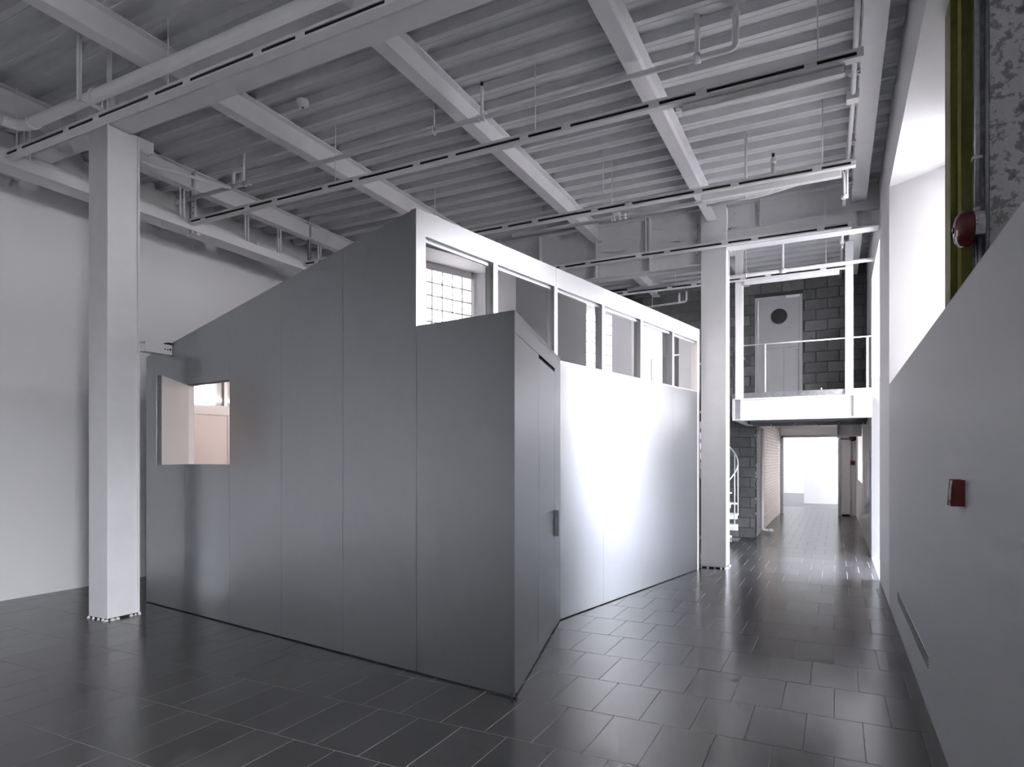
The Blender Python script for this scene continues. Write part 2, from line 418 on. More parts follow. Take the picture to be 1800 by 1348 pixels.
# glazed door under window 2
gd = rig('window_3', (XO + .1, 10.3, 0))
m = MB()
for y in (9.36, 10.18, 11.0): m.box(XO + .1, XO + .15, y, y + .05, 0, 1.80)
m.box(XO + .1, XO + .15, 9.36, 11.05, 1.76, 1.83); m.box(XO + .1, XO + .15, 9.36, 11.05, 0, .08)
m.build('frame', 'steel', gd)
for y in (9.41, 10.23): MB().box(XO + .12, XO + .126, y, y + .77, .08, 1.76).build('pane', 'tinted', gd)
portal('daylight_portal', XO + .4, 9.36, 11.06, .05, 1.8)
struct(MB().box(XR, XO + .1, 9.72, 11.83, -.002, .0005).build('trim_2', 'plaster'))
# passage window
pw = rig('window_4', (XR + .2, 17.2, 1.06))
m = MB()
for y in (15.68, 16.68, 17.7, 18.75): m.box(XR + .18, XR + .23, y, y + .05, 1.06, 2.26)
m.box(XR + .18, XR + .23, 15.68, 18.8, 1.06, 1.11); m.box(XR + .18, XR + .23, 15.68, 18.8, 2.21, 2.26)
m.build('frame', 'steel', pw)
MB().box(XR + .2, XR + .206, 15.7, 18.78, 1.1, 2.22).build('pane', 'dimmed', pw)
portal('daylight_portal', XO + .4, 15.6, 18.9, 1.0, 2.3)

# ------------------------------------------------------------------ rear block wall with passage opening and upper door
wb = MB()
wb.box(XL, -1.43, YB + .008, YB + .3, 0, ZD + .09); wb.box(-1.43, -1.435 + .87, YB + .008, YB + .3, 2.30, 2.72)
wb.box(-.565, 1.16, YB + .008, YB + .3, 2.30, ZD + .09); wb.box(-1.435, -.565, YB + .008, YB + .3, 4.81, ZD + .09)
wall_back = struct(wb.build('wall_back', 'mortar'))
bm_cache = {}
def block_mesh(L, H):
    key = (round(L, 3), round(H, 3))
    if key in bm_cache: return bm_cache[key]
    g = .005; c = .008; a, b = L / 2 - g, H / 2 - g
    vs = [(-a, .02, -b), (a, .02, -b), (a, .02, b), (-a, .02, b), (-a, .006, -b), (a, .006, -b), (a, .006, b), (-a, .006, b), (-a + c, 0, -b + c), (a - c, 0, -b + c), (a - c, 0, b - c), (-a + c, 0, b - c)]
    fs = [(i, (i + 1) % 4, (i + 1) % 4 + 4, i + 4) for i in range(4)] + [(i + 4, (i + 1) % 4 + 4, (i + 1) % 4 + 8, i + 8) for i in range(4)] + [(8, 9, 10, 11)]
    me = bpy.data.meshes.new('block'); me.from_pydata(vs, [], fs); me.materials.append(M['block']); bm_cache[key] = me; return me
def spans(z0, z1):
    """solid x ranges of the rear wall in a course"""
    zc = (z0 + z1) / 2
    if zc < 2.30: return [(-4.7, -1.43)]
    if 2.72 < zc < 4.81: return [(-4.7, -1.435), (-.565, XR)]
    return [(-4.7, XR)]
nblk = 0
for cidx in range(26):
    z0 = cidx * .2035; z1 = min(z0 + .2035, ZD)
    if z1 - z0 < .05: continue
    for (xa, xb) in spans(z0, z1):
        x = -4.7 - (.2 if cidx % 2 else 0) + .17
        while x < xb:
            s0, s1 = max(x, xa), min(x + .40, xb)
            if s1 - s0 > .05 and not (s1 < -2.0 and z0 < 3.0) and not (s1 < -3.6):
                o = bpy.data.objects.new('block', block_mesh(s1 - s0, z1 - z0)); COL.objects.link(o); o.parent = wall_back
                o.location = ((s0 + s1) / 2, YB + random.uniform(-.004, .002), (z0 + z1) / 2); nblk += 1
            x += .40
# upper door with a round window
door = rig('door_1', (-1.0, YB, 2.72))
m = MB(); m.box(-1.435, -1.375, YB - .01, YB + .12, 2.72, 4.81); m.box(-.625, -.565, YB - .01, YB + .12, 2.72, 4.81); m.box(-1.375, -.625, YB - .01, YB + .12, 4.76, 4.81)
m.build('door_frame', 'door', door)
leaf = MB().box(-1.372, -.628, YB + .02, YB + .07, 2.73, 4.755).build('door_leaf', 'door', door)
MB().tube([(-.99, YB + .025, 4.41), (-.99, YB + .012, 4.41)], .152, 40).build('porthole_glass', 'black', leaf)
m = MB(); ring = [(-.99 + .158 * math.cos(t * math.pi / 20), YB + .014, 4.41 + .158 * math.sin(t * math.pi / 20)) for t in range(41)]
m.tube(ring, .008, 6, False).build('porthole_rim', 'door', leaf)
MB().box(-.72, -.60, YB - .012, YB + .02, 3.74, 3.765).build('door_handle', 'galv', leaf)
MB().box(-.86, -.61, YB - .03, YB + .02, 4.755, 4.80).build('door_closer', 'steel', door)
m = MB(); m.box(-.905, -.90, YB + .016, YB + .021, 2.75, 3.78); m.box(-1.22, -.64, YB + .016, YB + .021, 3.78, 3.785)
m.build('panel_groove', 'edge', leaf)

# ------------------------------------------------------------------ passage and bright room beyond
struct(MB().box(-1.75, -1.442, YB + .3, Y2 + .2, 0, 2.9).build('wall_passage', 'brickmortar'))
def brick_run(name, y0, y1, mat, parent):
    m = MB(); L, Hh = .225, .075
    for r in range(34):
        z = r * Hh; y = y0 - (L / 2 if r % 2 else 0)
        if z + Hh > 2.6: break
        while y < y1:
            a, b = max(y, y0) + .005, min(y + L, y1) - .005
            if b - a > .03:
                x = -1.432 + random.uniform(-.002, .003); c = .005
                m.add([(-1.445, a, z + .004), (-1.445, b, z + .004), (-1.445, b, z + Hh - .004), (-1.445, a, z + Hh - .004), (x, a + c, z + .004 + c), (x, b - c, z + .004 + c), (x, b - c, z + Hh - .004 - c), (x, a + c, z + Hh - .004 - c)],
                      [(0, 1, 5, 4), (1, 2, 6, 5), (2, 3, 7, 6), (3, 0, 4, 7), (4, 5, 6, 7)])
            y += L
    return tag(m.build(name, mat, parent), kind='stuff')
wp = bpy.data.objects['wall_passage']
brick_run('grey_brickwork', YB + .0, 14.7, 'brickgrey', wp); brick_run('painted_brickwork', 14.8, Y2, 'brick', wp)
struct(MB().box(-1.75, 1.2, YB + .3, Y2 + .2, 2.72, 2.95).build('ceiling_passage', 'drywall'))
pf = MB()   # portal wall at the end of the passage
pf.box(-1.442, -1.40, Y2, Y2 + .2, 0, 2.72); pf.box(-1.40, .10, Y2, Y2 + .2, 2.25, 2.72); pf.box(.12, 1.2, Y2, Y2 + .2, 0, 2.72)
struct(pf.build('wall_passage_end', 'drywall'))
df = rig('door_2', (-.65, Y2, 0))
m = MB(); m.box(-1.41, -1.345, Y2 - .03, Y2 + .1, 0, 2.26); m.box(.075, .14, Y2 - .03, Y2 + .1, 0, 2.26); m.box(-1.41, .14, Y2 - .03, Y2 + .1, 2.215, 2.27)
m.build('door_frame', 'galv', df)
# bright room
fr = MB()
fr.box(-8.2, -8.0, Y2, 33, 0, 5); fr.box(-8.2, 5.2, 32.2, 32.4, 0, 5); fr.box(-8, -1.75, Y2, Y2 + .2, 0, 5); fr.box(1.2, 5.2, Y2, Y2 + .2, 0, 5); fr.box(-1.75, 1.2, Y2, Y2 + .2, 2.72, 5)
fr.box(5.0, 5.2, Y2, 33, 0, 3.05); fr.box(5.0, 5.2, Y2, 33, 3.9, 5)
struct(fr.build('wall_far_room', 'drywall'))
struct(MB().box(-8.2, 5.2, Y2, 33, 4.9, 5.1).build('ceiling_far_room', 'drywall'))
struct(MB().box(-8.2, 5.2, Y2 + .0, 33, -.15, -.0035).build('floor_far_room', 'grout'))
struct(MB().box(-1.0, 4.9, 25.08, 25.25, 0, 4.2).build('wall_far_partition', 'drywall'))
portal('daylight_portal', 5.3, Y2 + .3, 32.9, 3.05, 3.9)


# ------------------------------------------------------------------ steel frame
def column(name, x0, x1, y0, y1, ztop, label):
    """wide-flange column with cover plates set between the flange tips"""
    c = thing(name, label, 'column', ((x0 + x1) / 2, (y0 + y1) / 2, 0), 'white steel columns')
    xc = (x0 + x1) / 2
    MB().box(x0, x1, y0, y0 + .02, .02, ztop).build('flange', 'steel', c, bevel=.004)
    MB().box(x0, x1, y1 - .02, y1, .02, ztop).build('flange', 'steel', c, bevel=.004)
    MB().box(xc - .01, xc + .01, y0 + .02, y1 - .02, .02, ztop).build('web', 'steel', c)
    MB().box(x1 - .028, x1 - .018, y0 + .02, y1 - .02, .02, ztop).build('cover_plate', 'steel', c)
    MB().box(x0 + .018, x0 + .028, y0 + .02, y1 - .02, .02, ztop).build('cover_plate', 'steel', c)
    MB().box(x0 + .012, x1 - .012, y0 + .012, y1 - .012, 0, .02).build('base_shadow_gap', 'gap', c)
    # lumps of white filler squeezed out under the foot
    rnd = random.Random(int(abs(x0) * 100)); m = MB()
    spots = [(x0 + t * (x1 - x0), y0 - .006) for t in (.03, .28, .55, .8, .97)] + [(x1 + .006, y0 + t * (y1 - y0)) for t in (.15, .3, .72, .85, .97)]
    for (px_, py_) in spots:
        w = rnd.uniform(.012, .026); hh = rnd.uniform(.014, .026)
        ring = [(px_ + w * math.cos(a) * rnd.uniform(.7, 1.2), py_ + w * math.sin(a) * rnd.uniform(.7, 1.2), 0.001) for a in [i * math.pi / 4 for i in range(8)]]
        top = [(px_ + .5 * w * math.cos(a), py_ + .5 * w * math.sin(a), hh) for a in [i * math.pi / 4 for i in range(8)]]
        m.add(ring + top + [(px_, py_, hh * 1.15)], [(i, (i + 1) % 8, (i + 1) % 8 + 8, i + 8) for i in range(8)] + [(i + 8, (i + 1) % 8 + 8, 16) for i in range(8)])
    tag(m.build('filler_lumps', 'foam', c), kind='stuff')
    return c
c1 = column('steel_column', -6.69, -6.38, 3.80, 4.13, 4.895, 'white steel column standing in front of the open hatch at left')
c2 = column('steel_column', -1.76, -1.405, 9.625, 9.96, 5.30, 'white steel column at the far corner of the metal pavilion')

# girder 1 over the near column
G1Y, G1Z = 3.94, 4.90
g1 = thing('steel_girder', 'white steel girder resting on the near left column', 'girder', (-3.9, G1Y, G1Z), 'main steel girders')
MB().box(XL, XR - .01, G1Y - .105, G1Y + .105, G1Z, G1Z + .02).build('bottom_flange', 'steel', g1, bevel=.003)
MB().box(XL, XR - .01, G1Y - .105, G1Y + .105, ZD - .02, ZD - .001).build('top_flange', 'steel', g1)
MB().box(XL, XR - .01, G1Y - .007, G1Y + .007, G1Z + .02, ZD - .02).build('web', 'steel', g1)
for x in (-6.6, -6.46, -5.41 - .09, -3.40 - .09):
    MB().box(x - .006, x + .006, G1Y - .1, G1Y - .007, G1Z + .02, ZD - .02).build('stiffener', 'steel', g1)
for x in (-6.30, -6.22):
    for z in (4.98, 5.06, 5.14): bolt(g1, x, G1Y - .007, z, (0, -1, 0))

# girder 2 at the far column: deep plate girder to the left, lighter one to the right
G2Y = 9.78
g2 = thing('steel_girder', 'deep white plate girder with stiffeners left of the far column', 'girder', (-5.0, G2Y, 4.46), 'main steel girders')
MB().box(XL, -1.765, G2Y - .012, G2Y + .012, 4.48, ZD - .02).build('web', 'steel', g2)
MB().box(XL, -1.765, G2Y - .12, G2Y + .12, 4.455, 4.48).build('bottom_flange', 'steel', g2, bevel=.003)
MB().box(XL, -1.765, G2Y - .12, G2Y + .12, ZD - .022, ZD - .002).build('top_flange', 'steel', g2)
for x in (-7.42, -6.4, -5.41, -4.39, -3.405, -2.54):
    MB().box(x - .008, x + .008, G2Y - .115, G2Y - .012, 4.48, ZD - .022).build('stiffener', 'steel', g2)
for z in (4.66, 4.77, 4.88, 4.985, 5.09, 5.19): bolt(g2, -1.85, G2Y - .012, z, (0, -1, 0), .024, .022)
g3 = thing('steel_girder', 'white steel girder with bolted end plate right of the far column', 'girder', (-.5, G2Y, 4.68), 'main steel girders')
MB().box(-1.40, XR - .005, G2Y - .01, G2Y + .01, 4.69, ZD - .02).build('web', 'steel', g3)
MB().box(-1.40, XR - .005, G2Y - .1, G2Y + .06, 4.905, 4.922).build('ledge_flange', 'steel', g3)
MB().box(-1.40, .26, G2Y - .085, G2Y - .07, 4.69, 4.905).build('fascia_plate', 'steel', g3)
MB().box(-1.40, XR - .005, G2Y - .12, G2Y + .10, 4.665, 4.69).build('bottom_flange', 'steel', g3)
MB().box(-1.40, XR - .005, G2Y - .1, G2Y + .1, ZD - .02, ZD - .001).build('top_flange', 'steel', g3)
MB().box(-.95, -.934, G2Y - .11, G2Y - .01, 4.69, ZD - .02).build('stiffener', 'steel', g3)
MB().box(-1.40, -1.10, G2Y - .024, G2Y - .01, 4.935, 5.27).build('end_plate', 'steel', g3)
for x in (-1.37, -1.30):
    for z in (4.97, 5.075, 5.175): bolt(g3, x, G2Y - .024, z, (0, -1, 0), .022, .022)

# joists
JT, JW = 5.06, .14
ordn = {-7.42: 'beside the left wall', -5.41: 'second from the left wall', -3.405: 'third from the left wall', -1.60: 'in line with the far column', JR: 'tight beside the right wall'}
def joist(x, y0, y1, bay, w=JW):
    j = thing('ceiling_joist', 'white steel joist %s, %s' % (bay, ordn[x]), 'joist', (x, (y0 + y1) / 2, JT), 'white ceiling joists')
    MB().box(x - w / 2, x + w / 2, y0, y1, JT, JT + .014).build('bottom_flange', 'steel', j, bevel=.002)
    MB().box(x - .006, x + .006, y0, y1, JT + .014, ZD - .014).build('web', 'steel', j)
    MB().box(x - w / 2, x + w / 2, y0, y1, ZD - .014, ZD - .0005).build('top_flange', 'steel', j)
for x in JX[:3]: joist(x, Y0, 3.93, 'over the near bay')
for x in JX: joist(x, 3.95, 9.60 if x == -1.60 else 9.76, 'over the middle bay')
for x in JX[2:]: joist(x, 9.98 if x == -1.60 else 9.80, YB - .01, 'over the far bay')
joist(JR, 3.95, 9.76, 'over the middle bay', .18); joist(JR, 9.80, YB - .01, 'over the far bay', .18)

# ------------------------------------------------------------------ metal pavilion
A = Vector((-6.86, 4.512)); B = Vector((-2.787, 3.926)); C = Vector((-1.904, 3.80)); D = Vector((-2.428, 5.856)); E = Vector((-1.751, 9.485))
F = A + (E - B)
fd = (B - A).normalized(); fl = (B - A).length; fn = Vector((-fd.y, fd.x))          # fn points inside
sd = (E - B).normalized(); sl = (E - B).length; sn = Vector((-sd.y, sd.x))          # into the pavilion
vd = (D - C).normalized(); vl = (D - C).length; vn = Vector((-vd.y, vd.x))
HA, HB, HV = 2.73, 3.47, 2.59
htop = lambda s: HA + (HB - HA) * s / fl
pav = thing('metal_pavilion', 'freestanding pavilion of brushed metal panels with sloping top and clerestory', 'pavilion', (-4.3, 6.8, 0))
PT = .035
def fp(s): return A + fd * s
def slab(P, Q, za0, zb0, za1, zb1, t=PT): return MB().wallquad(P, Q, za0, zb0, za1, zb1, t)
pw_ = fl / 5; g = .0026
for k in range(5):
    s0, s1 = k * pw_ + g, (k + 1) * pw_ - g
    if k == 1:
        slab(fp(s0), fp(s1), .012, .012, 1.541, 1.541).build('front_panel', 'panel', pav, bevel=.0015)
        slab(fp(s0), fp(s1), 2.366, 2.366, htop(s0), htop(s1)).build('front_panel', 'panel', pav, bevel=.0015)
    else:
        slab(fp(s0), fp(s1), .012, .012, htop(s0), htop(s1)).build('front_panel', 'panel', pav, bevel=.0015)
def cross(P, d1, Q, d2):
    den = d1.x * d2.y - d1.y * d2.x; w = Q - P; return P + d1 * ((w.x * d2.y - w.y * d2.x) / den)
CI = cross(C + fn * PT, fd, C + vn * PT, vd)              # inner corner where the two panel backs meet
def plan(pts, z0, z1): return MB().prism([(p.x, p.y, z0) for p in pts], (0, 0, z1 - z0))
plan([B + fd * g, C, CI, B + fd * g + fn * PT], .012, HV).build('vestibule_panel', 'panel', pav)
# dark recessed base and backing behind the joints
m = MB(); m.wallquad(A + fn * .012, C + fn * .012, 0, 0, .03, .03, .02); m.wallquad(C + vn * .012, D + vn * .012, 0, 0, .03, .03, .02); m.wallquad(D + sn * .012, E + sn * .012, 0, 0, .03, .03, .02)
m.build('base_gap', 'gap', pav)
# inside faces of the front wall (board lining), around the hatch
L0 = .04; lt = .06
m = MB()
def lin(s0, s1, z0, z1a, z1b): m.wallquad(fp(s0) + fn * L0, fp(s1) + fn * L0, z0, z0, z1a, z1b, lt)
lin(.03, pw_ - .0, .03, htop(.03) - .02, htop(pw_) - .02); lin(2 * pw_, fl - .02, .03, htop(2 * pw_) - .02, htop(fl) - .02)
lin(pw_, 2 * pw_, .03, 1.53, 1.53); lin(pw_, 2 * pw_, 2.375, htop(pw_) - .02, htop(2 * pw_) - .02)
m.build('front_lining', 'liner', pav)
m = MB(); m.wallquad(fp(pw_) + fn * .036, fp(2 * pw_) + fn * .036, 1.52, 1.52, 1.541, 1.541, .07); m.build('hatch_sill', 'edge', pav)
MB().wallquad(fp(pw_) + fn * .036, fp(2 * pw_) + fn * .036, 2.366, 2.366, 2.376, 2.376, .07).build('hatch_head', 'edge', pav)
# open hatch shutter, hinged on the joint between the first two panels
Hn = fp(pw_) + fd * .012; He = Vector((-5.545, 3.76)); hd = (He - Hn).normalized(); hn_ = Vector((-hd.y, hd.x))
sh = MB().wallquad(Hn - hn_ * .0, Hn + hd * .80, 1.543, 1.543, 2.364, 2.364, -.012).build('hatch_shutter', 'panel', pav, bevel=.001)
MB().wallquad(Hn, Hn + hd * .80, 1.543, 1.543, 2.364, 2.364, .030).build('shutter_lining', 'liner', sh)
MB().wallquad(Hn + hd * .8005, Hn + hd * .803, 1.543, 1.543, 2.364, 2.364, .030).build('shutter_edge', 'edge', sh)
# vestibule: fixed panel, door leaf, frame stile, head
VD0, VD1, VH_ = .909, 1.753, 2.408
def vp(s): return C + vd * s
plan([C, vp(VD0 - g), vp(VD0 - g) + vn * PT, CI], .012, VH_ + .03).build('vestibule_panel', 'panel', pav)
plan([C, vp(vl), vp(vl) + vn * PT, CI], VH_ + .034, HV).build('vestibule_head', 'panel', pav)
slab(vp(VD1 + .006), vp(vl), .012, .012, VH_ + .03, VH_ + .03).build('vestibule_stile', 'panel', pav, bevel=.0015)
dl = slab(vp(VD0 + g), vp(VD1 - .004), .022, .022, VH_ - .002, VH_ - .002).build('door', 'panel', pav, bevel=.0015)
slab(vp(VD0) + vn * .02, vp(VD1 + .01) + vn * .02, .0, .0, VH_ + .034, VH_ + .034, .03).build('door_gap', 'gap', pav)
vo = -vn
m = MB(); P0 = vp(VD1 + .035); m.wallquad(P0 + vo * .004 - vd * .03, P0 + vo * .004 + vd * .03, .874, .874, 1.118, 1.118, .004); m.wallquad(P0 + vo * .034 - vd * .026, P0 + vo * .004 - vd * .026, .874, .874, 1.118, 1.118, .008)
m.wallquad(P0 + vo * .034 - vd * .028, P0 + vo * .034 + vd * .01, .874, .874, 1.118, 1.118, .004)
m.build('door_handle', 'edge', dl)
MB().prism([(B.x, B.y, HV - .03), (C.x, C.y, HV - .03), (D.x, D.y, HV - .03)], (0, 0, .02)).build('vestibule_roof', 'panel', pav)
# long side: lower panels, sill, posts, header, panes
ZS = 2.558; bw = sl / 6
def sp(s): return B + sd * s
for k in range(2, 6):
    slab(sp(k * bw + (.012 if k == 2 else g)), sp((k + 1) * bw - g), .012, .012, ZS, ZS).build('side_panel', 'panel', pav, bevel=.0015)
HB0 = HB - .185
for k in range(6):
    slab(sp(k * bw + (.1 if k == 0 else g)), sp((k + 1) * bw - g), HB0, HB0, HB, HB).build('header_panel', 'alu', pav, bevel=.0015)
slab(sp(.0) + sn * .001, sp(.1 - g), ZS, ZS, HB, HB, .06).build('corner_post', 'alu', pav, bevel=.0015)
MB().wallquad(sp(.0) + sn * .0, sp(sl) + sn * .0, ZS - .0, ZS - .0, ZS + .012, ZS + .012, .11).build('sill', 'alu', pav)
MB().wallquad(sp(.1) + sn * .035, sp(sl) + sn * .035, HB0 - .03, HB0 - .03, HB0, HB0, .05).build('head_track', 'alu', pav)
for k in range(1, 7):
    c = k * bw - (.03 if k == 6 else 0)
    slab(sp(c - .028), sp(c + .028), ZS + .012, ZS + .012, HB0, HB0, .10).build('mullion', 'alu', pav, bevel=.0015)
for k in range(6):
    a_, b_ = k * bw + (.1 if k == 0 else .028), (k + 1) * bw - .028
    MB().wallquad(sp(a_) + sn * .045, sp(b_) + sn * .045, ZS + .012, ZS + .012, HB0 - .03, HB0 - .03, .006).build('pane', 'glass', pav)
# lining of the long side, left side and rear; roof
m = MB(); m.wallquad(sp(.1) + sn * .06, sp(sl) + sn * .06, .0, .0, ZS - .02, ZS - .02, .04); m.build('side_lining', 'liner', pav)
m = MB()
for k in range(0, 7): m.wallquad(sp(k * bw - .03 + .06) + sn * .10, sp(k * bw + .03 + .06) + sn * .10, .0, .0, ZS - .02, ZS - .02, .03)
m.wallquad(sp(.1) + sn * .10, sp(sl) + sn * .10, ZS - .16, ZS - .16, ZS, ZS, .035)
m.build('lining_battens', 'rail', pav)
for k in range(6):
    P, Q = A + sd * ((k + 1) * bw - g), A + sd * (k * bw + (.04 if k == 0 else g))
    MB().wallquad(P, Q, .012, .012, HA - .01, HA - .01, PT).build('rear_side_panel', 'panel', pav)
MB().wallquad(F - sn * .05, A - sn * .05 + sd * .13, .0, .0, HA - .04, HA - .04, .04).build('mirror_lining', 'mirror', pav)
for k in range(5):
    P, Q = E - fd * (k * pw_ + g), E - fd * ((k + 1) * pw_ - g); z = lambda s: HB - (HB - HA) * s / fl
    MB().wallquad(P, Q, .012, .012, z(k * pw_) - .01, z((k + 1) * pw_) - .01, PT).build('end_panel', 'panel', pav)
MB().wallquad(E - sd * .05, F - sd * .05, 0, 0, HB - .06, HA - .06, .04).build('end_lining', 'liner', pav)
i_ = .05
MB().prism([(A.x + fd.x * i_ + fn.x * i_, A.y + fd.y * i_ + fn.y * i_, HA - .10), (B.x - fd.x * i_ + fn.x * i_, B.y - fd.y * i_ + fn.y * i_, HB - .11), (E.x - fd.x * i_ - fn.x * i_, E.y - fd.y * i_ - fn.y * i_, HB - .11), (F.x + fd.x * i_ - fn.x * i_, F.y + fd.y * i_ - fn.y * i_, HA - .10)], (0, 0, .06)).build('roof_board', 'liner', pav)
# lamp inside the pavilion
def lamp_mat():
    m, nt, p = new_mat('lit_tube'); p.inputs['Base Color'].default_value = (.9, .85, .83, 1)
    p.inputs['Emission Color'].default_value = (1, .91, .88, 1); p.inputs['Emission Strength'].default_value = LAMP; return m
LAMP = 95.0
M['lamp'] = lamp_mat()
ip = A + fd * 1.9 + sd * 2.6; iq = A + fd * 1.9 + sd * 4.2
il = thing('tube_lamp', 'lit tube lamp under the pavilion roof, out of sight behind the metal front', 'lamp', (ip.x, ip.y, 2.9))
MB().tube([(ip.x, ip.y, 2.88), (iq.x, iq.y, 2.88)], .03, 12).build('tube', 'lamp', il)
MB().tube([(ip.x, ip.y, 2.93), (iq.x, iq.y, 2.93)], .02, 8).build('lamp_body', 'rail', il)
# steel tie between the column and the pavilion
tie = thing('steel_tie', 'short white steel channel tying the near column to the pavilion top', 'channel', (-6.35, 4.28, 2.7))
m = MB(); m.box(-6.30, -6.292, 4.131, 4.425, 2.70, 2.805); m.box(-6.41, -6.30, 4.131, 4.427, 2.70, 2.708); m.box(-6.41, -6.30, 4.131, 4.427, 2.797, 2.805)
m.build('channel', 'steel', tie, bevel=.002)
for y, z in ((4.405, 2.755), (4.375, 2.75), (4.345, 2.752)): MB().tube([(-6.293, y, z), (-6.290, y, z)], .011 if y > 4.4 else .008, 10).build('bolt_hole', 'black', tie)
MB().box(-6.38, -6.30, 4.39, 4.43, 2.808, 2.83).build('clamp', 'black', tie)

# ------------------------------------------------------------------ mezzanine
MY = 11.5
mz = thing('mezzanine_platform', 'white steel mezzanine platform above the passage entrance', 'platform', (-.5, 12.5, 2.25))
MB().box(-1.57, XR - .004, MY + .02, MY + .03, 2.27, 2.61).build('beam_web', 'steel', mz)
MB().box(-1.57, XR - .004, MY - .06, MY + .1, 2.25, 2.268).build('beam_bottom_flange', 'steel', mz, bevel=.002)
MB().box(-1.57, XR - .004, MY - .06, MY + .1, 2.605, 2.62).build('beam_top_flange', 'steel', mz)
MB().box(-1.57, -1.562, MY - .06, YB - .02, 2.25, 2.62).build('side_beam_web', 'steel', mz)
MB().box(-1.55, -1.535, MY - .055, MY + .02, 2.268, 2.605).build('end_stiffener', 'steel', mz)
MB().box(-1.44, -1.43, MY - .055, MY + .02, 2.268, 2.605).build('end_stiffener', 'steel', mz)
MB().box(.262, .274, MY - .055, MY + .02, 2.268, 2.605).build('end_stiffener', 'steel', mz)
MB().box(-1.57, -1.47, MY + .1, YB - .02, 2.25, 2.262).build('side_beam_flange', 'steel', mz)
MB().box(-1.58, XR - .004, MY - .02, YB - .02, 2.62, 2.715).build('deck_edge', 'galv', mz)
MB().box(-1.46, XR - .004, MY + .1, YB - .02, 2.36, 2.40).build('soffit', 'darkgrey', mz)
for y in (12.1, 12.9): MB().box(-1.46, XR - .01, y, y + .06, 2.28, 2.36).build('soffit_beam', 'darkgrey', mz)
for x in (-1.46, .205):
    MB().box(x - .062, x + .062 - (.01 if x > 0 else 0), MY - .062, MY + .04, 2.61, 5.3 if x < 0 else 5.05).build('post', 'steel', mz, bevel=.003)
m = MB(); m.tube([(-1.40, MY, 3.525), (XR - .01, MY, 3.525)], .011, 8); m.build('handrail', 'pipe', mz)
MB().tube([(-1.05, MY, 2.715), (-1.05, MY, 3.525)], .011, 8).build('baluster', 'pipe', mz)
MB().tube([(-.2, MY + .02, 2.715), (-.2, MY + .02, 2.75)], .011, 8).build('baluster_socket', 'pipe', mz)
MB().tube([(-1.56, MY + .05, 2.7), (-1.56, MY + .05, 3.52), (-1.56, YB - .05, 3.52)], .011, 8).build('side_rail', 'galv', mz)
MB().box(.44, .47, MY - .01, MY + .02, 2.715, 3.52).build('wall_post', 'steel', mz)

# spiral stair behind the far column
SX, SY = -2.17, 12.55
st = thing('spiral_staircase', 'white spiral staircase partly hidden behind the far column', 'staircase', (SX, SY, 0))
MB().tube([(SX, SY, 0), (SX, SY, 3.6)], .045, 14).build('centre_pole', 'steel', st)
NT = 14; rail = []
for k in range(NT):
    a0 = math.radians(-62 + k * 27); a1 = a0 + math.radians(31); z = .19 * (k + 1)
    if z > 2.66: break
    pts = [(SX + .04 * math.cos(a0), SY + .04 * math.sin(a0), z)] + [(SX + .56 * math.cos(a0 + (a1 - a0) * t / 4), SY + .56 * math.sin(a0 + (a1 - a0) * t / 4), z) for t in range(5)] + [(SX + .04 * math.cos(a1), SY + .04 * math.sin(a1), z)]
    t_ = MB().prism(pts, (0, 0, -.03)).build('tread', 'steel', st)
    MB().prism([(SX + .04 * math.cos(a1), SY + .04 * math.sin(a1), z - .03), (SX + .56 * math.cos(a1), SY + .56 * math.sin(a1), z - .03), (SX + .56 * math.cos(a1), SY + .56 * math.sin(a1), z - .12), (SX + .04 * math.cos(a1), SY + .04 * math.sin(a1), z - .12)], (.004 * math.sin(a1), -.004 * math.cos(a1), 0)).build('tread_lip', 'steel', t_)
    am = (a0 + a1) / 2
    MB().tube([(SX + .545 * math.cos(am), SY + .545 * math.sin(am), z), (SX + .545 * math.cos(am), SY + .545 * math.sin(am), z + .92)], .010, 8).build('baluster', 'pipe', st)
    for q in range(3): rail.append((SX + .545 * math.cos(a0 + q * math.radians(9) + .2), SY + .545 * math.sin(a0 + q * math.radians(9) + .2), z + .92 + q * .063))
MB().tube(rail, .013, 8).build('handrail', 'pipe', st)

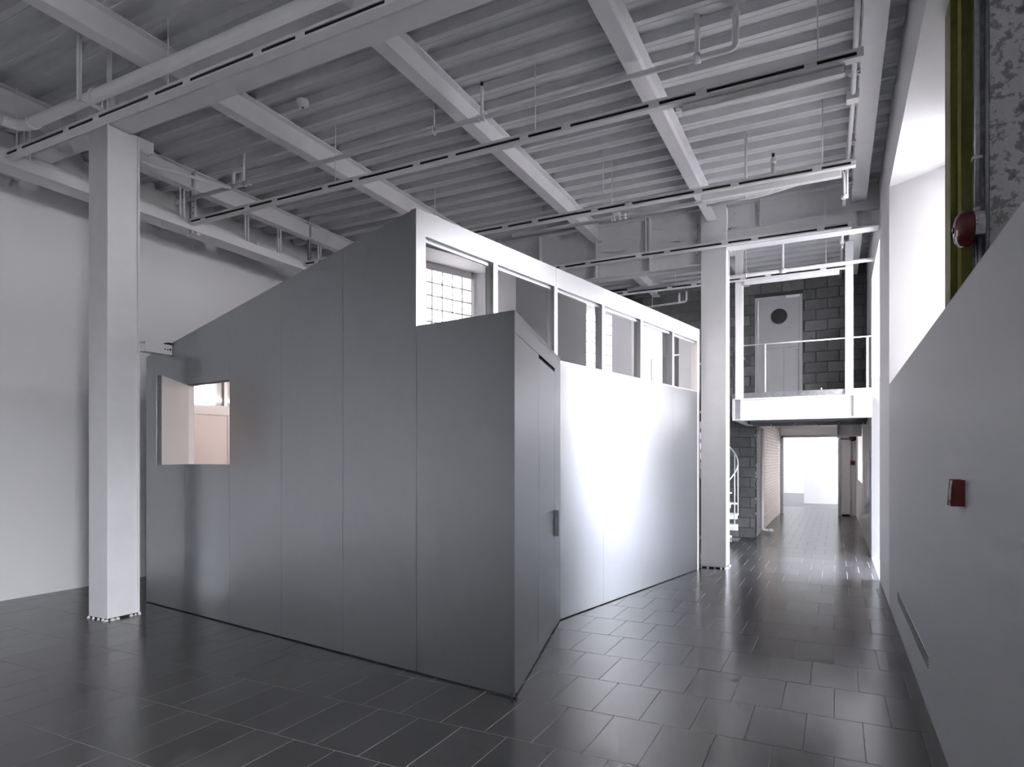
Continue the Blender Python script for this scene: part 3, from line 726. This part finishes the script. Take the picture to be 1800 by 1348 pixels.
# ------------------------------------------------------------------ lighting tracks hung under the joists
TZ = 4.60
GAPS = [-.17, -.99, -1.385, -2.195, -2.62, -3.42, -3.85, -4.65, -5.09, -5.87, -6.33, -7.12]
def track(y, x0, label, rods, batten=None):
    t = thing('lighting_track', label, 'light track', ((x0 + .19) / 2, y, TZ), 'lighting tracks')
    x1 = .19; r = MB()
    r.prism([(x0, y - .038, TZ + .046), (x0, y - .030, TZ + .075), (x0, y + .030, TZ + .075), (x0, y + .038, TZ + .046)], (x1 - x0, 0, 0))
    r.build('rail_top', 'rail', t)
    MB().box(x0, x1, y - .040, y + .040, TZ, TZ + .018).build('rail_bottom', 'rail', t, bevel=.003)
    MB().box(x0, x1, y - .008, y + .038, TZ + .018, TZ + .046).build('rail_back', 'rail', t)
    xs = sorted([x1] + [g_ for g_ in GAPS if g_ > x0 + .1] + [x0])
    for a_, b_ in zip(xs[:-1], xs[1:]):
        la = a_ + (.045 if a_ != x0 else .03); lb = b_ - (.045 if b_ != x1 else .03)
        if lb - la > .05: MB().box(la, lb, y - .036, y - .008, TZ + .022, TZ + .040).build('slot', 'slot', t)
    for g_ in xs:
        a_, b_ = max(g_ - .045, x0), min(g_ + .045, x1)
        MB().box(a_, b_, y - .037, y - .008, TZ + .018, TZ + .046).build('spacer', 'rail', t)
    for xx in rods:
        yr = y + (.028 if y < 4 else 0); MB().tube([(xx, yr, TZ + .07), (xx, yr, ZD + .07)], .006, 6).build('hanger_rod', 'pipe', t)
    if batten:
        b = MB().box(batten[0], batten[1], y + .02, y + .085, TZ - .062, TZ - .002).build('batten_light', 'rail', t, bevel=.006)
        MB().box(batten[1], batten[1] + .006, y + .022, y + .083, TZ - .06, TZ - .004).build('end_cap', 'steel', b)
    return t
RODS = [-7.3, -4.97, -2.52, -.12]
track(3.43, -7.39, 'white slotted lighting track crossing in front of the near left column', RODS)
track(5.46, -7.39, 'long white slotted lighting track spanning the room above the pavilion corner', RODS, (-1.16, .065))
track(7.44, -7.39, 'white slotted lighting track passing just before the far column top', RODS, (-1.36, .055))
track(9.40, -7.39, 'white slotted lighting track crossing the face of the far column', RODS)
track(11.38, -3.9, 'farthest white slotted lighting track, over the mezzanine rail', [-2.52, -.13], (-1.38, .055))

# ------------------------------------------------------------------ pipes
def pipe_thing(name, label, path, r, cat='pipe', mat='pipe', group=None, rad=.05, n=12):
    P = bend(path, rad) if rad else path
    t = thing(name, label, cat, path[0], group)
    MB().tube(P, r, n).build('pipe_run', mat, t)
    return t
def coupling(t, p, axis, r, l=.05, mat='pipe'):
    a_ = Vector(axis) * l / 2; p = Vector(p)
    return MB().tube([p - a_, p + a_], r, 12).build('coupling', mat, t)
def upright_head(t, x, y, z):
    h = MB().tube([(x, y, z), (x, y, z + .035)], .014, 10).build('sprinkler_head', 'black', t)
    MB().tube([(x, y, z + .04), (x, y, z + .046)], .02, 12).build('deflector', 'galv', h)
    m = MB(); m.tube([(x - .011, y, z + .03), (x - .014, y, z + .042)], .003, 6).tube([(x + .011, y, z + .03), (x + .014, y, z + .042)], .003, 6); m.build('yoke', 'black', h)
def hanger(t, x, y, z, r):
    m = MB(); m.tube([(x, y, z + r + .03), (x, y, ZD + .06)], .006, 6)
    m.build('hanger_rod', 'pipe', t)
    ring = [(x, y + (r + .006) * math.cos(a), z + .004 + (r + .01) * math.sin(a)) for a in [k * math.pi / 8 for k in range(17)]]
    MB().tube(ring, .006, 6, False).build('hanger_ring', 'pipe', t)
p1 = pipe_thing('sprinkler_pipe', 'white sprinkler pipe running under the middle bay joists', [(-7.7, 5.47, 4.95), (-.725, 5.47, 4.95), (-.725, 5.47, 5.30)], .025, group='white sprinkler pipes')
for x in (-3.10,):
    MB().tube([(x, 5.47, 4.95), (x, 5.47, 5.26)], .017, 10).build('riser', 'pipe', p1); coupling(p1, (x, 5.47, 5.2), (0, 0, 1), .022, .05); upright_head(p1, x, 5.47, 5.26)
    for dx in (-.03, .03): coupling(p1, (x + dx, 5.47, 4.95), (1, 0, 0), .035, .022)
m = MB(); m.tube(bend([(-6.62, 5.47, 4.95), (-6.62, 5.47, 5.14), (-6.44, 5.47, 5.14)], .05), .02, 10); m.build('offset_loop', 'pipe', p1)
MB().tube([(-6.44, 5.47, 4.99), (-6.44, 5.47, 5.34)], .018, 10).build('riser', 'pipe', p1); upright_head(p1, -6.44, 5.47, 5.34)
for x in (-6.42, -6.34): coupling(p1, (x, 5.47, 4.95), (1, 0, 0), .036, .02)
for x in (-3.66, -1.03): hanger(p1, x, 5.47, 4.95, .028)
MB().tube([(-1.03, 5.47, 4.98), (-1.03, 5.47, 5.31)], .022, 10).build('drop_pipe', 'pipe', p1)
coupling(p1, (-1.03, 5.47, 4.95), (1, 0, 0), .04, .05); coupling(p1, (-.725, 5.47, 5.22), (0, 0, 1), .038, .05)
pipe_thing('sprinkler_pipe', 'thin white pipe running back from the near column to the sprinkler loop', [(-6.92, 4.16, 4.93), (-6.90, 4.60, 4.92), (-6.62, 5.43, 4.92)], .019, group='white sprinkler pipes', rad=.08)
p2 = pipe_thing('sprinkler_pipe', 'white sprinkler pipe just under the track before the far column', [(-3.9, 7.72, 4.615), (-.62, 7.72, 4.615), (-.62, 7.72, 4.98)], .024, group='white sprinkler pipes')
upright_head(p2, -.62, 7.72, 4.98); coupling(p2, (-.62, 7.72, 4.93), (0, 0, 1), .03, .04)
for x in (-2.5, -.91): hanger(p2, x, 7.72, 4.615, .024)
MB().tube([(-.91, 7.72, 4.65), (-.91, 7.72, 5.31)], .016, 8).build('drop_pipe', 'pipe', p2)
for x in (-2.47, -2.40, -2.33): coupling(p2, (x, 7.72, 4.615), (1, 0, 0), .034, .025)
fx = pipe_thing('conduit', 'thin white conduit bending down beside the right wall joist', [(-1.36, 7.80, 4.60), (-.74, 7.78, 4.60), (-.383, 7.76, 4.645), (-.03, 7.75, 4.705), (.085, 7.75, 4.70), (.088, 7.75, 4.42)], .015, 'conduit', rad=.06)
MB().tube([(.088, 7.75, 4.44), (.088, 7.75, 4.40)], .03, 10).build('end_fitting', 'pipe', fx)
MB().tube([(.115, 7.75, 5.0), (.115, 7.75, 4.40)], .012, 8).build('drop_conduit', 'pipe', fx)
p3 = pipe_thing('sprinkler_pipe', 'white pipe running to the right wall above the mezzanine rail', [(-3.3, 11.08, 4.60), (XR, 11.03, 4.60)], .03, group='white sprinkler pipes', rad=0)
MB().tube([(-.745, 11.05, 4.62), (-.745, 11.05, 5.31)], .02, 10).build('drop_pipe', 'pipe', p3)
coupling(p3, (-.745, 11.05, 4.60), (1, 0, 0), .042, .09); coupling(p3, (-1.3, 11.055, 4.60), (1, 0, 0), .038, .03); hanger(p3, -1.30, 11.055, 4.6, .03)
p4 = pipe_thing('sprinkler_pipe', 'small white pipe with a raised loop before the dark block wall', [(-3.6, 12.8, 4.67), (-2.62, 12.8, 4.70), (-2.62, 12.8, 4.90)], .02, group='white sprinkler pipes')
MB().tube([(-2.76, 12.8, 4.69), (-2.76, 12.8, 4.88)], .02, 8).build('riser', 'pipe', p4); hanger(p4, -3.3, 12.8, 4.68, .02)

# conduit along the joist by the right wall
cr = pipe_thing('conduit', 'white conduit running along the joist beside the right wall', [(.15, 3.96, 5.0), (.15, 7.0, 5.0), (.105, 9.62, 4.99)], .022, 'conduit', rad=.1)
for y in (6.35, 7.75, 8.9):
    MB().box(.10, .20, y - .012, y + .012, 4.985, 4.998).build('strap', 'pipe', cr); MB().tube([(.115, y, 4.96), (.115, y, 4.99)], .009, 8).build('strap_screw', 'pipe', cr); MB().tube([(.185, y + .01, 4.965), (.185, y + .01, 5.02)], .014, 8).build('strap_screw', 'pipe', cr)
MB().box(.095, .20, 6.72, 6.83, 4.945, 5.03).build('junction_box', 'pipe', cr, bevel=.004)
cr2 = pipe_thing('conduit', 'white conduit with couplings at the joist over the mezzanine', [(.10, 9.93, 4.97), (.09, 13.4, 4.97)], .02, 'conduit', rad=0)
for y in (10.2, 10.7, 11.2): coupling(cr2, (.098, y, 4.97), (0, 1, 0), .032, .12)
cable = pipe_thing('conduit', 'thin bent conduit on the deck above the mezzanine', [(-1.42, 11.9, 5.24), (-.82, 11.9, 5.24), (-.78, 11.2, 5.24)], .008, 'conduit', rad=.15, n=8)

# big pipe and its trapeze hanger, top left
BP_Y, BP_Z = 3.345, 4.78
bp = pipe_thing('drain_pipe', 'thick white pipe crossing the top left above the near track', [(.2, BP_Y, BP_Z), (-6.98, BP_Y, BP_Z), (-6.98, 1.2, BP_Z)], .052, rad=.16, n=24)
coupling(bp, (-6.78, BP_Y, BP_Z), (1, 0, 0), .060, .06)
coupling(bp, (-6.98, 3.14, BP_Z), (0, 1, 0), .060, .06)
tr = thing('pipe_hanger', 'white strut trapeze hanger holding the thick pipe near the left column', 'pipe hanger', (-5.78, BP_Y, 4.66))
MB().box(-5.805, -5.765, 3.21, 3.475, 4.678, 4.691).build('crossbar', 'steel', tr)
for y in (3.215, 3.47):
    m = MB(); m.box(-5.805, -5.765, y - .004, y + .004, 4.678, ZD + .06); m.box(-5.805, -5.799, y - .02, y + .02, 4.678, ZD + .06); m.build('strut', 'steel', tr)
    MB().tube([(-5.785, y, 4.69), (-5.785, y, 4.705)], .012, 6, True, False).build('nut', 'steel', tr)
ring = [(-5.785, BP_Y + .060 * math.cos(a), BP_Z + .060 * math.sin(a)) for a in [k * math.pi / 12 for k in range(-2, 15)]]
MB().tube([(-5.785, ring[0][1], 4.69)] + ring + [(-5.785, ring[-1][1], 4.69)], .006, 6).build('u_bolt', 'pipe', tr)

# trough along the left wall
tg = thing('hanging_trough', 'long white trough hung in front of the left wall', 'trough', (-7.5, 5, 4.55))
m = MB(); m.box(-7.412, -7.40, -1.0, 9.55, 4.55, 4.67); m.box(-7.68, -7.412, -1.0, 9.55, 4.55, 4.562); m.build('trough_body', 'rail', tg, bevel=.002)
for y in (-.5, 1.7, 3.60, 4.45, 5.36, 6.365, 6.96, 7.8, 9.0):
    MB().tube([(-7.46, y, 4.56), (-7.46, y, ZD + .06)], .012, 8).build('hanger_rod', 'pipe', tg)
    if y > 3: MB().tube([(-7.46, y + .05, 4.56), (-7.46, y + .05, ZD + .06)], .012, 8).build('hanger_rod', 'pipe', tg)
for y in (5.50, 7.57):
    MB().box(-7.45, -7.41, y - .02, y + .02, 4.50, ZD + .05).build('slotted_strut', 'galv', tg)
    MB().box(-7.50, -7.30, y - .025, y + .025, 4.47, 4.50).build('strut_foot', 'steel', tg)
    for q in range(7): MB().tube([(-7.409, y, 4.62 + q * .075), (-7.4085, y, 4.62 + q * .075)], .009, 8).build('slot_hole', 'black', tg)
places = ['behind the near left column', 'between the near column and the long track', 'above the sloping pavilion top', 'farthest along the trough']
for (a_, b_), w in zip(((2.6, 4.2), (4.45, 5.40), (5.65, 6.45), (6.62, 7.45)), places):
    f_ = thing('wash_light', 'unlit white tube light lying on the trough, %s' % w, 'tube light', (-7.57, a_, 4.56), 'tube lights on the trough')
    MB().tube([(-7.57, a_, 4.72), (-7.57, b_, 4.72)], .06, 16).build('tube', 'rail', f_)
    for yy in (a_ + .02, b_ - .04): MB().box(-7.60, -7.54, yy, yy + .02, 4.562, 4.68).build('saddle', 'steel', f_)

# stub beam at the near column head
sb = thing('steel_stub', 'short white steel stub behind the near column head', 'beam stub', (-6.62, 4.3, 4.9))
m = MB(); m.box(-6.69, -6.60, 4.135, 4.42, 4.905, 5.02); m.build('stub_body', 'steel', sb, bevel=.003)
MB().box(-6.69, -6.60, 4.42, 4.426, 4.90, 5.025).build('end_plate', 'steel', sb)
MB().tube([(-6.64, 4.40, 4.905), (-6.64, 4.40, 4.95 - .06)], .01, 6).build('bolt', 'steel', sb)

# detectors
def detector(x, y, label):
    d = thing('heat_detector', label, 'detector', (x, y, ZD), 'ceiling detectors')
    MB().tube([(x, y, ZD), (x, y, ZD - .05)], [.062, .055], 6, True, False).build('base', 'pipe', d)
    MB().tube([(x, y, ZD - .05), (x, y, ZD - .06), (x, y, ZD - .075)], [.05, .047, .03], 20).build('sensor_cap', 'pipe', d)
    MB().tube([(x, y, ZD - .0755), (x, y, ZD - .079)], .014, 10).build('sensor_dot', 'black', d)
detector(-4.92, 4.92, 'white six-sided detector on the deck near the second joist')
detector(-2.94, 9.33, 'small round detector on the deck before the deep girder')

# ------------------------------------------------------------------ right wall fittings
ps = thing('fire_call_point', 'red fire alarm pull box on the right wall lining', 'alarm box', (XR, 3.57, 1.38))
MB().prism([(XR, 3.505, 1.385), (XR - .052, 3.505, 1.385), (XR - .044, 3.505, 1.50), (XR, 3.505, 1.50)], (0, .10, 0)).build('housing', 'redp', ps, bevel=.003)
MB().prism([(XR - .0505, 3.525, 1.425), (XR - .0520, 3.525, 1.425), (XR - .0480, 3.525, 1.48), (XR - .0465, 3.525, 1.48)], (0, .06, 0)).build('pull_bar', 'black', ps)
MB().box(XR - .0525, XR - .051, 3.53, 3.54, 1.395, 1.408).build('key_slot', 'black', ps); MB().box(XR - .0525, XR - .051, 3.565, 3.575, 1.395, 1.408).build('key_slot', 'black', ps)
vg = thing('wall_vent', 'long narrow slotted air vent low on the right wall lining', 'vent', (XR, 5.87, .27))
MB().box(XR - .002, XR, 4.75, 6.99, .268, .362).build('vent_plate', 'drywall', vg)
for q in range(4): MB().box(XR - .003, XR - .0018, 4.76, 6.98, .274 + q * .022, .285 + q * .022).build('vent_slot', 'gap', vg)
ep = thing('electrical_panel', 'pale flat panel box on the right wall past the tall recess', 'panel box', (XR, 12.6, 1.0))
MB().box(XR - .03, XR, 12.30, 12.85, .95, 1.72).build('panel_box', 'steel', ep, bevel=.004)
MB().box(XR - .034, XR - .03, 12.33, 12.82, .98, 1.69).build('panel_door', 'steel', ep)

# old concrete pier with conduit and alarm bell, yellow steel post
PY = 4.20
pr = rig('wall_pier', (.86, PY, 2.35))
MB().box(.738, XO, PY, PY + .42, 2.35, HEAD - .001).build('pier_face', 'concrete', pr)
MB().prism([(.664, PY + .012, 2.35), (.738, PY + .012, 2.35), (.738, PY + .42, 2.35), (.732, PY + .42, 2.35)], (0, 0, HEAD - 2.351)).build('pier_edge', 'plainconc', pr)
yp = thing('yellow_post', 'olive yellow painted steel post behind the alarm bell', 'post', (.73, 5.0, SILL))
MB().box(.656, .694, 4.90, 5.12, SILL - .03, HEAD - .001).build('post_flange', 'yellow', yp)
MB().box(.694, .709, 4.87, 4.92, SILL - .03, HEAD - .001).build('post_rib', 'yellow2', yp)
MB().box(.709, .80, 4.94, 5.10, SILL - .03, HEAD - .001).build('post_web', 'yellow', yp)
cn = pipe_thing('conduit', 'galvanised conduit down the edge of the concrete pier', [(.678, PY - .03, HEAD - .002), (.678, PY - .03, 2.914)], .013, 'conduit', 'galv', rad=0)
coupling(cn, (.678, PY - .03, 2.93), (0, 0, 1), .017, .03, 'galv')
MB().tube([(.684, PY - .03, 2.783), (.684, PY - .03, 2.38)], .013, 10).build('lower_run', 'galv', cn)
MB().box(.655, .70, PY - .045, PY + .0, 3.20, 3.215).build('strap', 'galv', cn)
MB().tube([(.724, PY - .012, HEAD - .002), (.724, PY - .012, 2.38)], .009, 8).build('thin_run', 'galv', cn)
be = thing('alarm_bell', 'round red fire alarm bell fixed to the concrete pier', 'alarm bell', (.66, PY - .04, 2.83))
MB().box(.657, .712, PY - .075, PY - .005, 2.785, 2.912).build('bell_box', 'galv', be, bevel=.006)
for z in (2.88, 2.82):
    MB().tube([(.692, PY - .0752, z), (.692, PY - .0765, z)], .014, 16).build('knockout', 'steel', be)
for z in (2.856, 2.836): MB().box(.668, .676, PY - .0765, PY - .0752, z, z + .01).build('screw_slot', 'black', be)
prof = [(.656, .088), (.640, .094), (.618, .0945), (.600, .090), (.588, .080), (.578, .064), (.573, .045), (.571, .020), (.571, .001)]
MB().tube([(x, PY - .045, 2.831) for x, r in prof], [r for x, r in prof], 36).build('gong', 'red', be)
MB().tube([(.571, PY - .045, 2.831), (.565, PY - .045, 2.831)], [.016, .013], 12).build('gong_nut', 'black', be)

# ------------------------------------------------------------------ passage fittings
vp_ = pipe_thing('drain_pipe', 'white downpipe with a foot bend at the passage entrance', [(-1.40, 14.75, 2.25), (-1.40, 14.75, .06), (-1.18, 14.75, .06)], .03, rad=.06)
coupling(vp_, (-1.25, 14.75, .06), (1, 0, 0), .037, .05)
du = thing('air_duct', 'short white round air duct under the mezzanine by the passage window', 'duct', (.28, 15.4, 2.3))
MB().tube([(.06, 15.4, 2.22), (.50, 15.4, 2.22)], .15, 24).build('duct_body', 'pipe', du)
MB().tube([(.04, 15.4, 2.22), (.075, 15.4, 2.22)], .18, 24).build('duct_flange', 'galv', du)
for q in range(8):
    a = q * math.pi / 4; bolt(du, .04, 15.4 + .162 * math.cos(a), 2.22 + .162 * math.sin(a), (-1, 0, 0), .014, .014)
MB().box(.05, XR - .01, 14.2, 14.26, 2.335, 2.36).build('duct_bracket', 'darkgrey', du)
fb = thing('alarm_bell', 'dark red alarm bell high on the passage end wall', 'alarm bell', (.44, Y2, 2.17))
MB().tube([(.44, Y2, 2.17), (.44, Y2 - .03, 2.17), (.44, Y2 - .06, 2.17), (.44, Y2 - .07, 2.17)], [.09, .09, .07, .03], 20).build('gong', 'red', fb)
MB().box(.40, .48, Y2 - .012, Y2, 2.24, 2.29).build('bell_box', 'galv', fb)
fc = thing('fire_call_point', 'small dark red call point on the passage end wall', 'alarm box', (.44, Y2, 1.42))
MB().box(.385, .495, Y2 - .045, Y2, 1.42, 1.54).build('housing', 'redp', fc, bevel=.004)
MB().box(.41, .47, Y2 - .05, Y2 - .045, 1.46, 1.50).build('pull_bar', 'black', fc)
MB().tube([(.42, Y2 - .02, 1.54), (.42, Y2 - .02, 2.1)], .008, 8).build('conduit', 'galv', fc)
sl_ = thing('sliding_door', 'pale sliding door panel parked right of the passage doorway', 'door', (.33, Y2 - .06, 0))
MB().box(.16, .375, Y2 - .05, Y2 - .03, .04, 2.13).build('door_leaf', 'steel', sl_, bevel=.003)
MB().box(.17, .36, Y2 - .055, Y2 - .025, 0, .04).build('floor_guide', 'black', sl_)
MB().box(.14, .385, Y2 - .06, Y2 - .03, 2.135, 2.16).build('top_track', 'black', sl_)
tl_ = thing('batten_light', 'thin white batten light under the passage ceiling', 'tube light', (-.2, 19.4, 2.5))
MB().box(-.55, .05, 19.38, 19.44, 2.48, 2.53).build('batten', 'rail', tl_, bevel=.01)
for x in (-.45, -.05): MB().tube([(x, 19.41, 2.53), (x, 19.41, 2.722)], .006, 6).build('hanger_rod', 'pipe', tl_)
